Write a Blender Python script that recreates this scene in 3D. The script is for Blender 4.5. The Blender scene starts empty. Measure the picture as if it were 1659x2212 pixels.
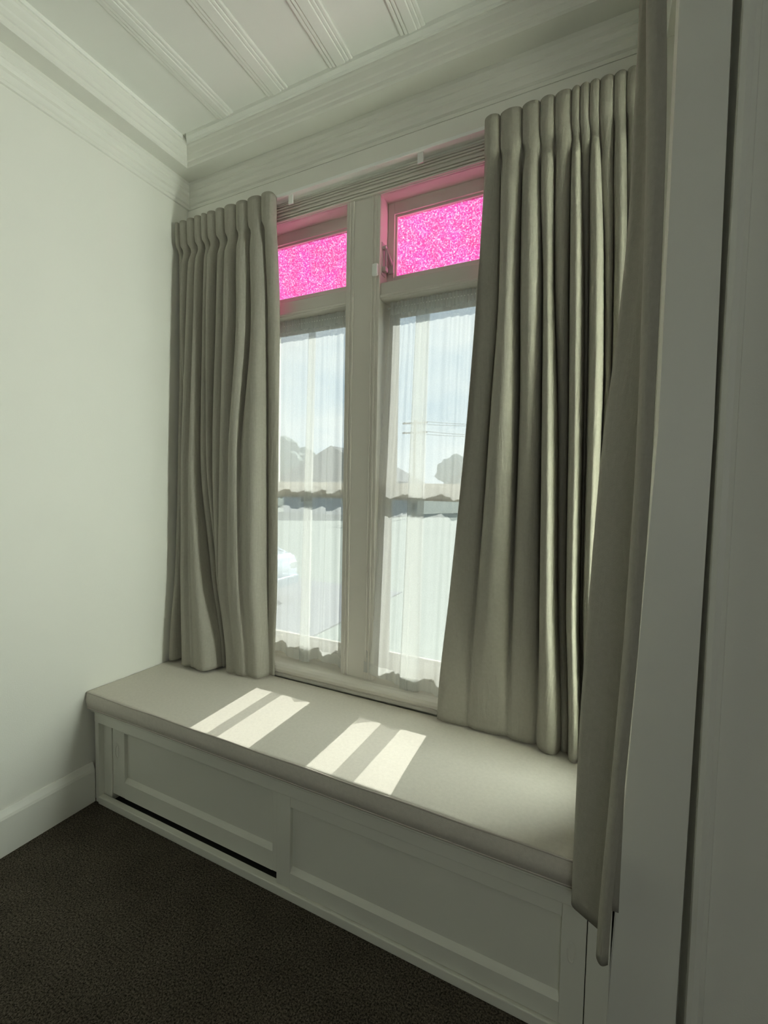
import bpy, bmesh, math, random
from mathutils import Vector, Matrix

random.seed(7)
scene = bpy.context.scene
COL = scene.collection

# ------------------------------------------------------------------ camera
cam_data = bpy.data.cameras.new('camera')
cam_data.sensor_fit = 'HORIZONTAL'
cam_data.sensor_width = 36.0
cam_data.lens = 36.0 * 973.8 / 1659.0
cam_data.clip_start = 0.02
cam_data.clip_end = 500
cam = bpy.data.objects.new('camera', cam_data)
COL.objects.link(cam)
yaw, pitch, roll = 0.4499, 1.5191, 0.0190
cam.matrix_world = (Matrix.Translation((1.9848, -1.7240, 1.4044)) @ Matrix.Rotation(yaw, 4, 'Z')
                    @ Matrix.Rotation(pitch, 4, 'X') @ Matrix.Rotation(roll, 4, 'Z'))
scene.camera = cam

# ------------------------------------------------------------------ world, sun, exposure
SKY = 0.36
world = bpy.data.worlds.new('world')
scene.world = world
world.use_nodes = True
nt = world.node_tree
nt.nodes.clear()
w_out = nt.nodes.new('ShaderNodeOutputWorld')
w_bg = nt.nodes.new('ShaderNodeBackground')
w_tc = nt.nodes.new('ShaderNodeTexCoord')
w_map = nt.nodes.new('ShaderNodeMapping')
w_map.inputs['Scale'].default_value = (1.0, 1.0, 2.4)
w_noise = nt.nodes.new('ShaderNodeTexNoise')
w_noise.inputs['Scale'].default_value = 3.2
w_noise.inputs['Detail'].default_value = 7
w_noise.inputs['Roughness'].default_value = 0.55
w_ramp = nt.nodes.new('ShaderNodeValToRGB')
w_ramp.color_ramp.elements[0].position = 0.36
w_ramp.color_ramp.elements[0].color = (0.46, 0.66, 0.84, 1)
w_ramp.color_ramp.elements[1].position = 0.62
w_ramp.color_ramp.elements[1].color = (0.88, 0.96, 1.0, 1)
nt.links.new(w_tc.outputs['Generated'], w_map.inputs['Vector'])
nt.links.new(w_map.outputs['Vector'], w_noise.inputs['Vector'])
nt.links.new(w_noise.outputs['Fac'], w_ramp.inputs['Fac'])
nt.links.new(w_ramp.outputs['Color'], w_bg.inputs['Color'])
w_bg.inputs['Strength'].default_value = SKY
nt.links.new(w_bg.outputs['Background'], w_out.inputs['Surface'])

sun_data = bpy.data.lights.new('sun', 'SUN')
sun_data.energy = 3.3
sun_data.color = (1.0, 0.96, 0.90)
sun_data.angle = math.radians(0.55)
sun = bpy.data.objects.new('sun', sun_data)
COL.objects.link(sun)
SUN_EL = math.radians(35)
sun.rotation_euler = Vector((0.0, -math.cos(SUN_EL), -math.sin(SUN_EL))).to_track_quat('-Z', 'Y').to_euler()
sun.location = (1, 6, 6)


def portal(name, loc, size, direction):
    d = bpy.data.lights.new(name, 'AREA')
    d.shape = 'RECTANGLE'
    d.size, d.size_y = size
    d.cycles.is_portal = True
    o = bpy.data.objects.new(name, d)
    COL.objects.link(o)
    o.location = loc
    o.rotation_euler = Vector(direction).to_track_quat('-Z', 'Y').to_euler()


portal('daylight_window_portal', (1.035, 0.19, 1.6), (1.3, 2.3), (0, -1, 0))


def area_lamp(name, loc, size, direction, energy, color):
    d = bpy.data.lights.new(name, 'AREA')
    d.shape = 'RECTANGLE'
    d.size, d.size_y = size
    d.energy = energy
    d.color = color
    o = bpy.data.objects.new(name, d)
    COL.objects.link(o)
    o.location = loc
    o.rotation_euler = Vector(direction).to_track_quat('-Z', 'Y').to_euler()


# daylight through the narrow side light of the bay, hidden behind the near curtain
area_lamp('side_light_daylight', (2.95, 0.12, 1.30), (1.0, 2.7), (-1, -0.30, 0.10), 122, (0.97, 1.0, 0.90))
# added weak warm fill lamp, unseen in the back wall opening
area_lamp('back_fill_lamp', (2.9, -4.32, 1.7), (1.7, 1.6), (0, 1, 0), 2.2, (1.0, 0.91, 0.70))

vs = scene.view_settings
vs.view_transform = 'Standard'
vs.look = 'None'
vs.exposure = 1.43
vs.gamma = 1.0
vs.use_curve_mapping = False
scene.cycles.max_bounces = 7
scene.cycles.diffuse_bounces = 5
scene.cycles.glossy_bounces = 2
scene.cycles.transparent_max_bounces = 16
scene.cycles.transmission_bounces = 4
scene.cycles.use_adaptive_sampling = True
scene.cycles.adaptive_threshold = 0.12
scene.cycles.adaptive_min_samples = 16
scene.cycles.sample_clamp_indirect = 6
scene.cycles.caustics_reflective = False
scene.cycles.caustics_refractive = False
scene.cycles.use_denoising = True


# ------------------------------------------------------------------ materials
def new_mat(name):
    m = bpy.data.materials.new(name)
    m.use_nodes = True
    n = m.node_tree
    n.nodes.clear()
    out = n.nodes.new('ShaderNodeOutputMaterial')
    return m, n, out


def paint(name, col, rough=0.5, mottling=0.04, bump=0.02, bscale=180, spec=0.4, scale=3.0, coat=0.0):
    """plain painted or solid surface with slight tonal mottling and fine relief"""
    m, n, out = new_mat(name)
    b = n.nodes.new('ShaderNodeBsdfPrincipled')
    tc = n.nodes.new('ShaderNodeTexCoord')
    nz = n.nodes.new('ShaderNodeTexNoise')
    nz.inputs['Scale'].default_value = scale
    nz.inputs['Detail'].default_value = 1
    mx = n.nodes.new('ShaderNodeMix')
    mx.data_type = 'RGBA'
    mx.inputs[6].default_value = tuple(c * (1 - mottling) for c in col) + (1,)
    mx.inputs[7].default_value = tuple(min(1, c * (1 + mottling)) for c in col) + (1,)
    n.links.new(tc.outputs['Object'], nz.inputs['Vector'])
    n.links.new(nz.outputs['Fac'], mx.inputs[0])
    n.links.new(mx.outputs[2], b.inputs['Base Color'])
    b.inputs['Roughness'].default_value = rough
    b.inputs['Specular IOR Level'].default_value = spec
    if coat:
        b.inputs['Coat Weight'].default_value = coat
    if bump > 0.035:
        nb = n.nodes.new('ShaderNodeTexNoise')
        nb.inputs['Scale'].default_value = bscale
        nb.inputs['Detail'].default_value = 0
        bp = n.nodes.new('ShaderNodeBump')
        bp.inputs['Strength'].default_value = bump
        bp.inputs['Distance'].default_value = 0.002
        n.links.new(tc.outputs['Object'], nb.inputs['Vector'])
        n.links.new(nb.outputs['Fac'], bp.inputs['Height'])
        n.links.new(bp.outputs['Normal'], b.inputs['Normal'])
    n.links.new(b.outputs['BSDF'], out.inputs['Surface'])
    return m


def weave(name, col, col2, scale=420, bump=0.25, crinkle=0.0, rough=0.9, sheen=0.0, translucent=0.0):
    """woven cloth: fine warp and weft, slub colour variation and optional vertical crinkles"""
    m, n, out = new_mat(name)
    b = n.nodes.new('ShaderNodeBsdfPrincipled')
    tc = n.nodes.new('ShaderNodeTexCoord')
    slub = n.nodes.new('ShaderNodeTexNoise')
    slub.inputs['Scale'].default_value = 90
    slub.inputs['Detail'].default_value = 2
    mx = n.nodes.new('ShaderNodeMix')
    mx.data_type = 'RGBA'
    mx.inputs[6].default_value = col + (1,)
    mx.inputs[7].default_value = col2 + (1,)
    n.links.new(tc.outputs['Object'], slub.inputs['Vector'])
    n.links.new(slub.outputs['Fac'], mx.inputs[0])
    n.links.new(mx.outputs[2], b.inputs['Base Color'])
    b.inputs['Roughness'].default_value = rough
    b.inputs['Specular IOR Level'].default_value = 0.15
    if sheen:
        b.inputs['Sheen Weight'].default_value = sheen
    wv = n.nodes.new('ShaderNodeTexNoise')
    wv.inputs['Scale'].default_value = scale
    wv.inputs['Detail'].default_value = 0
    n.links.new(tc.outputs['Object'], wv.inputs['Vector'])
    bp = n.nodes.new('ShaderNodeBump')
    bp.inputs['Strength'].default_value = bump
    bp.inputs['Distance'].default_value = 0.001
    n.links.new(wv.outputs['Fac'], bp.inputs['Height'])
    if crinkle:
        mp = n.nodes.new('ShaderNodeMapping')
        mp.inputs['Scale'].default_value = (60, 60, 9)
        cr = n.nodes.new('ShaderNodeTexNoise')
        cr.inputs['Scale'].default_value = 1.0
        cr.inputs['Detail'].default_value = 3
        cr.inputs['Distortion'].default_value = 0.8
        n.links.new(tc.outputs['Object'], mp.inputs['Vector'])
        n.links.new(mp.outputs['Vector'], cr.inputs['Vector'])
        b2 = n.nodes.new('ShaderNodeBump')
        b2.inputs['Strength'].default_value = crinkle
        b2.inputs['Distance'].default_value = 0.006
        n.links.new(cr.outputs['Fac'], b2.inputs['Height'])
        n.links.new(b2.outputs['Normal'], bp.inputs['Normal'])
    n.links.new(bp.outputs['Normal'], b.inputs['Normal'])
    if translucent:
        t = n.nodes.new('ShaderNodeBsdfTranslucent')
        t.inputs['Color'].default_value = col + (1,)
        ms = n.nodes.new('ShaderNodeMixShader')
        ms.inputs[0].default_value = translucent
        n.links.new(b.outputs['BSDF'], ms.inputs[1])
        n.links.new(t.outputs['BSDF'], ms.inputs[2])
        n.links.new(ms.outputs['Shader'], out.inputs['Surface'])
    else:
        n.links.new(b.outputs['BSDF'], out.inputs['Surface'])
    return m


def voile(name, opacity):
    """sheer white net: part of the light passes straight through, part is scattered"""
    m, n, out = new_mat(name)
    tc = n.nodes.new('ShaderNodeTexCoord')
    nz = n.nodes.new('ShaderNodeTexNoise')
    nz.inputs['Scale'].default_value = 260
    n.links.new(tc.outputs['Object'], nz.inputs['Vector'])
    mr = n.nodes.new('ShaderNodeMapRange')
    mr.inputs['To Min'].default_value = opacity - 0.05
    mr.inputs['To Max'].default_value = opacity + 0.05
    n.links.new(nz.outputs['Fac'], mr.inputs['Value'])
    d = n.nodes.new('ShaderNodeBsdfDiffuse')
    d.inputs['Color'].default_value = (0.86, 0.87, 0.84, 1)
    t = n.nodes.new('ShaderNodeBsdfTranslucent')
    t.inputs['Color'].default_value = (0.88, 0.90, 0.87, 1)
    a = n.nodes.new('ShaderNodeMixShader')
    a.inputs[0].default_value = 0.5
    n.links.new(d.outputs[0], a.inputs[1])
    n.links.new(t.outputs[0], a.inputs[2])
    tr = n.nodes.new('ShaderNodeBsdfTransparent')
    tr.inputs['Color'].default_value = (1, 1, 1, 1)
    ms = n.nodes.new('ShaderNodeMixShader')
    n.links.new(mr.outputs[0], ms.inputs[0])
    n.links.new(tr.outputs[0], ms.inputs[1])
    n.links.new(a.outputs[0], ms.inputs[2])
    n.links.new(ms.outputs[0], out.inputs['Surface'])
    return m


def clear_glass(name):
    m, n, out = new_mat(name)
    tr = n.nodes.new('ShaderNodeBsdfTransparent')
    tr.inputs['Color'].default_value = (0.95, 0.98, 0.97, 1)
    gl = n.nodes.new('ShaderNodeBsdfGlossy')
    gl.inputs['Roughness'].default_value = 0.02
    fr = n.nodes.new('ShaderNodeFresnel')
    fr.inputs['IOR'].default_value = 1.45
    # faint rolled waviness of old glass
    tc = n.nodes.new('ShaderNodeTexCoord')
    nz = n.nodes.new('ShaderNodeTexNoise')
    nz.inputs['Scale'].default_value = 6
    n.links.new(tc.outputs['Object'], nz.inputs['Vector'])
    bp = n.nodes.new('ShaderNodeBump')
    bp.inputs['Strength'].default_value = 0.03
    n.links.new(nz.outputs['Fac'], bp.inputs['Height'])
    n.links.new(bp.outputs['Normal'], gl.inputs['Normal'])
    ms = n.nodes.new('ShaderNodeMixShader')
    n.links.new(fr.outputs[0], ms.inputs[0])
    n.links.new(tr.outputs[0], ms.inputs[1])
    n.links.new(gl.outputs[0], ms.inputs[2])
    n.links.new(ms.outputs[0], out.inputs['Surface'])
    return m


def pink_glass(name):
    """hammered pink cathedral glass: tinted, scattering, with sun sparkle painted as white ridges"""
    m, n, out = new_mat(name)
    tc = n.nodes.new('ShaderNodeTexCoord')
    nz = n.nodes.new('ShaderNodeTexNoise')
    nz.inputs['Scale'].default_value = 55
    nz.inputs['Detail'].default_value = 2
    n.links.new(tc.outputs['Object'], nz.inputs['Vector'])
    add = n.nodes.new('ShaderNodeMixRGB')
    add.blend_type = 'ADD'
    add.inputs[0].default_value = 0.035
    n.links.new(tc.outputs['Object'], add.inputs[1])
    n.links.new(nz.outputs['Color'], add.inputs[2])
    vo = n.nodes.new('ShaderNodeTexVoronoi')
    vo.feature = 'DISTANCE_TO_EDGE'
    vo.inputs['Scale'].default_value = 85
    n.links.new(add.outputs[0], vo.inputs['Vector'])
    nz2 = n.nodes.new('ShaderNodeTexNoise')
    nz2.inputs['Scale'].default_value = 150
    nz2.inputs['Detail'].default_value = 2
    n.links.new(tc.outputs['Object'], nz2.inputs['Vector'])
    thr = n.nodes.new('ShaderNodeValToRGB')
    thr.color_ramp.elements[0].position = 0.02
    thr.color_ramp.elements[0].color = (1, 1, 1, 1)
    thr.color_ramp.elements[1].position = 0.17
    thr.color_ramp.elements[1].color = (0, 0, 0, 1)
    n.links.new(vo.outputs['Distance'], thr.inputs['Fac'])
    thr2 = n.nodes.new('ShaderNodeValToRGB')
    thr2.color_ramp.elements[0].position = 0.43
    thr2.color_ramp.elements[0].color = (0, 0, 0, 1)
    thr2.color_ramp.elements[1].position = 0.53
    thr2.color_ramp.elements[1].color = (1, 1, 1, 1)
    n.links.new(nz2.outputs['Fac'], thr2.inputs['Fac'])
    mul = n.nodes.new('ShaderNodeMath')
    mul.operation = 'MULTIPLY'
    n.links.new(thr.outputs['Color'], mul.inputs[0])
    n.links.new(thr2.outputs['Color'], mul.inputs[1])
    # slow drift between rose and magenta
    nz3 = n.nodes.new('ShaderNodeTexNoise')
    nz3.inputs['Scale'].default_value = 14
    nz3.inputs['Detail'].default_value = 3
    n.links.new(tc.outputs['Object'], nz3.inputs['Vector'])
    tint = n.nodes.new('ShaderNodeMix')
    tint.data_type = 'RGBA'
    tint.inputs[6].default_value = (1.0, 0.28, 0.46, 1)
    tint.inputs[7].default_value = (1.0, 0.28, 0.76, 1)
    n.links.new(nz3.outputs['Fac'], tint.inputs[0])
    sparkle = n.nodes.new('ShaderNodeMix')
    sparkle.data_type = 'RGBA'
    sparkle.inputs[7].default_value = (1.0, 0.95, 1.0, 1)  # near-white colour paints the sparkle of sun through the glass
    n.links.new(mul.outputs[0], sparkle.inputs[0])
    n.links.new(tint.outputs[2], sparkle.inputs[6])
    trl = n.nodes.new('ShaderNodeBsdfTranslucent')
    trn = n.nodes.new('ShaderNodeBsdfTransparent')
    n.links.new(sparkle.outputs[2], trl.inputs['Color'])
    n.links.new(sparkle.outputs[2], trn.inputs['Color'])
    ms = n.nodes.new('ShaderNodeMixShader')
    ms.inputs[0].default_value = 0.13
    n.links.new(trn.outputs[0], ms.inputs[1])
    n.links.new(trl.outputs[0], ms.inputs[2])
    gl = n.nodes.new('ShaderNodeBsdfGlossy')
    gl.inputs['Roughness'].default_value = 0.12
    bp = n.nodes.new('ShaderNodeBump')
    bp.inputs['Strength'].default_value = 0.5
    bp.inputs['Distance'].default_value = 0.003
    n.links.new(vo.outputs['Distance'], bp.inputs['Height'])
    n.links.new(bp.outputs['Normal'], gl.inputs['Normal'])
    ms2 = n.nodes.new('ShaderNodeMixShader')
    ms2.inputs[0].default_value = 0.04
    n.links.new(ms.outputs[0], ms2.inputs[1])
    n.links.new(gl.outputs[0], ms2.inputs[2])
    n.links.new(ms2.outputs[0], out.inputs['Surface'])
    return m


def carpet_mat(name):
    m, n, out = new_mat(name)
    b = n.nodes.new('ShaderNodeBsdfPrincipled')
    tc = n.nodes.new('ShaderNodeTexCoord')
    a = n.nodes.new('ShaderNodeTexNoise')
    a.inputs['Scale'].default_value = 190
    a.inputs['Detail'].default_value = 5
    a.inputs['Roughness'].default_value = 0.8
    c = n.nodes.new('ShaderNodeTexNoise')
    c.inputs['Scale'].default_value = 9
    c.inputs['Detail'].default_value = 4
    n.links.new(tc.outputs['Object'], a.inputs['Vector'])
    n.links.new(tc.outputs['Object'], c.inputs['Vector'])
    r = n.nodes.new('ShaderNodeValToRGB')
    r.color_ramp.elements[0].position = 0.41
    r.color_ramp.elements[0].color = (0.014, 0.012, 0.009, 1)
    r.color_ramp.elements[1].position = 0.63
    r.color_ramp.elements[1].color = (0.24, 0.205, 0.16, 1)
    n.links.new(a.outputs['Fac'], r.inputs['Fac'])
    mx = n.nodes.new('ShaderNodeMix')
    mx.data_type = 'RGBA'
    mx.blend_type = 'MULTIPLY'
    mx.inputs[0].default_value = 0.5
    n.links.new(r.outputs['Color'], mx.inputs[6])
    n.links.new(c.outputs['Fac'], mx.inputs[7])
    n.links.new(mx.outputs[2], b.inputs['Base Color'])
    b.inputs['Roughness'].default_value = 1.0
    b.inputs['Specular IOR Level'].default_value = 0.05
    bp = n.nodes.new('ShaderNodeBump')
    bp.inputs['Strength'].default_value = 0.35
    bp.inputs['Distance'].default_value = 0.004
    n.links.new(a.outputs['Fac'], bp.inputs['Height'])
    n.links.new(bp.outputs['Normal'], b.inputs['Normal'])
    n.links.new(b.outputs['BSDF'], out.inputs['Surface'])
    return m


M = {
    'wall': paint('wall_paint', (0.81, 0.81, 0.74), 0.85, 0.015, 0.08, 260, 0.15),
    'ceiling': paint('ceiling_paint', (0.90, 0.91, 0.85), 0.75, 0.015, 0.05, 200, 0.2),
    'trim': paint('trim_paint', (0.82, 0.82, 0.75), 0.42, 0.015, 0.03, 120, 0.4),
    'sash': paint('sash_paint', (0.72, 0.69, 0.62), 0.4, 0.02, 0.03, 120, 0.4),
    'bench': paint('bench_paint', (0.76, 0.76, 0.67), 0.45, 0.02, 0.04, 120, 0.4),
    'inside_shade': paint('unlit_inside', (0.05, 0.05, 0.045), 0.9),  # near-black colour stands in for the shade inside the cabinet
    'metal': paint('worn_chrome', (0.62, 0.58, 0.54), 0.25, 0.05, 0.02, 80, 0.8),
    'plastic': paint('white_plastic', (0.90, 0.92, 0.88), 0.35, 0.01, 0.0, 80, 0.5),
    'cushion': weave('cushion_linen', (0.63, 0.595, 0.525), (0.74, 0.70, 0.62), 520, 0.35),
    'piping': weave('cushion_piping', (0.54, 0.50, 0.44), (0.64, 0.59, 0.53), 520, 0.2),
    'curtain': weave('curtain_cloth', (0.37, 0.355, 0.30), (0.44, 0.425, 0.36), 480, 0.3, crinkle=0.35, translucent=0.04),
    'lining': weave('curtain_lining', (0.66, 0.64, 0.56), (0.72, 0.70, 0.62), 480, 0.2),
    'net': voile('net_voile', 0.45),
    'net_hem': voile('net_hem_voile', 0.62),
    'glass': clear_glass('clear_pane'),
    'pink': pink_glass('pink_pane'),
    'carpet': carpet_mat('carpet_pile'),
    'grass': paint('lawn_grass', (0.23, 0.26, 0.235), 0.95, 0.2, 0.5, 30, 0.1, 6),
    'leaf': paint('hazed_leaf_mass', (0.24, 0.29, 0.27), 0.9, 0.2, 0.6, 6, 0.1, 4),  # foliage colour paled and greyed to carry distance haze
    'bark': paint('bark', (0.12, 0.09, 0.07), 0.9, 0.3),
    'asphalt': paint('asphalt', (0.17, 0.18, 0.20), 0.9, 0.15),
    'house': paint('weatherboard', (0.42, 0.44, 0.46), 0.7, 0.1),
    'roof': paint('roof_iron', (0.13, 0.14, 0.15), 1.0, 0.1, 0.0, 80, 0.02),
    'car': paint('car_paint', (0.50, 0.58, 0.66), 0.25, 0.02, 0.0, 80, 0.6, coat=0.6),
    'car_glass': paint('car_window', (0.05, 0.06, 0.07), 0.08, 0.02, 0.0, 80, 0.8),
    'tyre': paint('tyre_rubber', (0.03, 0.03, 0.03), 0.9),
    'chrome': paint('hub_metal', (0.55, 0.56, 0.58), 0.25, 0.02, 0.0, 80, 0.9),
    'wire': paint('power_line', (0.05, 0.05, 0.05), 0.8),
}


# ------------------------------------------------------------------ helpers
def link(name, me, mat, parent=None, smooth=False):
    o = bpy.data.objects.new(name, me)
    COL.objects.link(o)
    if mat is not None and not me.materials:
        me.materials.append(M[mat] if isinstance(mat, str) else mat)
    if smooth:
        for p in me.polygons:
            p.use_smooth = True
    if parent is not None:
        o.parent = parent
        o.matrix_parent_inverse = parent.matrix_world.inverted()
    return o


def empty(name, loc, parent=None):
    o = bpy.data.objects.new(name, None)
    o.empty_display_size = 0.1
    COL.objects.link(o)
    o.location = loc
    o.matrix_world = Matrix.Translation(loc)
    if parent is not None:
        o.parent = parent
        o.matrix_parent_inverse = parent.matrix_world.inverted()
    return o


def tag(o, label, cat=None, group=None, kind=None):
    if label:
        o['label'] = label
    if cat:
        o['category'] = cat
    if group:
        o['group'] = group
    if kind:
        o['kind'] = kind
    return o


def bm_obj(name, bm, mat, parent=None, smooth=False):
    bmesh.ops.recalc_face_normals(bm, faces=bm.faces)
    me = bpy.data.meshes.new(name)
    bm.to_mesh(me)
    bm.free()
    return link(name, me, mat, parent, smooth)


def add_box(bm, x0, x1, y0, y1, z0, z1, bev=0.0, seg=2):
    ret = bmesh.ops.create_cube(bm, size=1)
    vs_ = ret['verts']
    for v in vs_:
        v.co = Vector((x0 if v.co.x < 0 else x1, y0 if v.co.y < 0 else y1, z0 if v.co.z < 0 else z1))
    if bev > 0:
        es = list({e for v in vs_ for e in v.link_edges})
        bmesh.ops.bevel(bm, geom=es, offset=bev, segments=seg, profile=0.5, affect='EDGES', clamp_overlap=True)


def box(name, x0, x1, y0, y1, z0, z1, mat, parent=None, bev=0.0, seg=2):
    bm = bmesh.new()
    add_box(bm, x0, x1, y0, y1, z0, z1, bev, seg)
    return bm_obj(name, bm, mat, parent)


def tube_verts(pts, r, n=8):
    """ring vertices round a polyline"""
    verts, faces = [], []
    pts = [Vector(p) for p in pts]
    for i, p in enumerate(pts):
        t = (pts[min(i + 1, len(pts) - 1)] - pts[max(i - 1, 0)]).normalized()
        up = Vector((0, 0, 1)) if abs(t.z) < 0.9 else Vector((1, 0, 0))
        a = t.cross(up).normalized()
        b = a.cross(t)
        rr = r[i] if isinstance(r, (list, tuple)) else r
        for k in range(n):
            q = 2 * math.pi * k / n
            verts.append(p + a * math.cos(q) * rr + b * math.sin(q) * rr)
    for i in range(len(pts) - 1):
        for k in range(n):
            faces.append((i * n + k, i * n + (k + 1) % n, (i + 1) * n + (k + 1) % n, (i + 1) * n + k))
    faces.append(tuple(range(n))[::-1])
    faces.append(tuple((len(pts) - 1) * n + k for k in range(n)))
    return verts, faces


def tube(name, pts, r, mat, parent=None, n=8):
    v, f = tube_verts(pts, r, n)
    me = bpy.data.meshes.new(name)
    me.from_pydata(v, [], f)
    return link(name, me, mat, parent, True)


def sweep(name, profile, start, end, mat, parent=None, closed=True):
    """profile [(d, z)] placed by start(d, z) and end(d, z), so ends can be mitred"""
    n = len(profile)
    v = [start(d, z) for d, z in profile] + [end(d, z) for d, z in profile]
    f = []
    for i in range(n if closed else n - 1):
        j = (i + 1) % n
        f.append((i, j, n + j, n + i))
    if closed:
        f.append(tuple(range(n))[::-1])
        f.append(tuple(range(n, 2 * n)))
    bm = bmesh.new()
    bv = [bm.verts.new(p) for p in v]
    for q in f:
        bm.faces.new([bv[k] for k in q])
    return bm_obj(name, bm, mat, parent)


def pchip(xs, ys, x):
    """monotone-ish cubic through a few levels"""
    n = len(xs)
    if x <= xs[0]:
        return ys[0]
    if x >= xs[-1]:
        return ys[-1]
    i = max(k for k in range(n - 1) if xs[k] <= x)
    h = xs[i + 1] - xs[i]

    def slope(k):
        if k == 0 or k == n - 1:
            return 0.0
        d0 = (ys[k] - ys[k - 1]) / (xs[k] - xs[k - 1])
        d1 = (ys[k + 1] - ys[k]) / (xs[k + 1] - xs[k])
        return 0.0 if d0 * d1 <= 0 else 2 * d0 * d1 / (d0 + d1)
    t = (x - xs[i]) / h
    m0, m1 = slope(i) * h, slope(i + 1) * h
    return ((2 * t ** 3 - 3 * t ** 2 + 1) * ys[i] + (t ** 3 - 2 * t ** 2 + t) * m0
            + (-2 * t ** 3 + 3 * t ** 2) * ys[i + 1] + (t ** 3 - t ** 2) * m1)


def catmull(pts, per):
    out = []
    n = len(pts)
    for i in range(n - 1):
        p0, p1, p2, p3 = pts[max(i - 1, 0)], pts[i], pts[i + 1], pts[min(i + 2, n - 1)]
        for k in range(per):
            t = k / per
            out.append(tuple(0.5 * (2 * p1[c] + (p2[c] - p0[c]) * t + (2 * p0[c] - 5 * p1[c] + 4 * p2[c] - p3[c]) * t * t
                                    + (-p0[c] + 3 * p1[c] - 3 * p2[c] + p3[c]) * t ** 3) for c in range(2)))
    out.append(tuple(pts[-1]))
    return out


def cloth_grid(name, levels, zs, hem, mat, parent=None, per=4, rows=70, thick=0.0, top=None, spline=True, z_lo=None, z_hi=None):
    """levels: for each z in zs (falling) the same number of (x, y) points; hem(s, x, y) gives the bottom z,
    top(s) the top z, s running 0..1 across the cloth"""
    up = [-z for z in zs]
    npts = len(levels[0])
    grid = []
    for r in range(rows + 1):
        q = r / rows
        z = zs[0] + (zs[-1] - zs[0]) * q
        row = []
        for k in range(npts):
            row.append((pchip(up, [lv[k][0] for lv in levels], -z), pchip(up, [lv[k][1] for lv in levels], -z)))
        row = catmull(row, per) if spline else row
        grid.append((q, row))
    m = len(grid[0][1])
    verts = []
    for q, row in grid:
        for k, (x, y) in enumerate(row):
            s = k / (m - 1)
            zt = top(s) if top else zs[0]
            zb = hem(s, x, y)
            verts.append((x, y, zt + (zb - zt) * q))
    faces = []
    for r in range(rows):
        for k in range(m - 1):
            faces.append((r * m + k, r * m + k + 1, (r + 1) * m + k + 1, (r + 1) * m + k))
    me = bpy.data.meshes.new(name)
    me.from_pydata(verts, [], faces)
    o = link(name, me, mat, parent, True)
    if thick:
        sm = o.modifiers.new('thickness', 'SOLIDIFY')
        sm.thickness = thick
        sm.offset = 0
    return o, verts, m


# ------------------------------------------------------------------ the room shell
CEIL = 3.062
ROOM_Y = -4.3
ROOM_X = 4.2
NIB_Y = -0.455

tag(box('floor', -0.15, ROOM_X + 0.15, ROOM_Y - 0.15, 0.15, -0.12, 0.0, 'carpet'), 'dark brown cut pile carpet', kind='structure')
tag(box('wall_left', -0.15, 0.0, ROOM_Y - 0.15, 0.15, 0.0, CEIL + 0.1, 'wall'), 'pale greenish white plaster wall on the left', kind='structure')
tag(box('wall_right', ROOM_X, ROOM_X + 0.15, ROOM_Y - 0.15, NIB_Y + 0.15, 0.0, CEIL + 0.1, 'wall'), 'pale plaster side wall of the room', kind='structure')

# wall with the two-light window: pieces round the opening
WX0, WX1, WZ0, WZ1 = 0.44, 1.632, 0.53, 2.64
bm = bmesh.new()
add_box(bm, 0.0, WX0, 0.0, 0.15, 0.0, CEIL + 0.1)
add_box(bm, WX1, 2.25, 0.0, 0.15, 0.0, CEIL + 0.1)
add_box(bm, WX0, WX1, 0.0, 0.15, 0.0, WZ0)
add_box(bm, WX0, WX1, 0.0, 0.15, WZ1, CEIL + 0.1)
tag(bm_obj('wall_window', bm, 'wall'), 'pale plaster wall around the window', kind='structure')

# short return at the right of the alcove and the wall beyond it
bm = bmesh.new()
SY0, SY1, SZ0, SZ1 = -0.380, -0.145, 0.56, 2.72
add_box(bm, 2.10, 2.25, NIB_Y + 0.06, SY0, 0.0, CEIL + 0.1)
add_box(bm, 2.10, 2.25, SY1, 0.0, 0.0, CEIL + 0.1)
add_box(bm, 2.10, 2.25, SY0, SY1, 0.0, SZ0)
add_box(bm, 2.10, 2.25, SY0, SY1, SZ1, CEIL + 0.1)
add_box(bm, 2.25, ROOM_X, NIB_Y, NIB_Y + 0.15, 0.0, CEIL + 0.1)
tag(bm_obj('wall_nib', bm, 'wall'), 'plain plaster wall at the right edge beyond the alcove', kind='structure')

bm = bmesh.new()
add_box(bm, 0.0, 2.05, ROOM_Y - 0.15, ROOM_Y, 0.0, CEIL + 0.1)
add_box(bm, 3.75, ROOM_X, ROOM_Y - 0.15, ROOM_Y, 0.0, CEIL + 0.1)
add_box(bm, 2.05, 3.75, ROOM_Y - 0.15, ROOM_Y, 0.0, 0.9)
add_box(bm, 2.05, 3.75, ROOM_Y - 0.15, ROOM_Y, 2.5, CEIL + 0.1)
tag(bm_obj('wall_back', bm, 'wall'), 'pale plaster wall behind the viewer', kind='structure')

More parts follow.
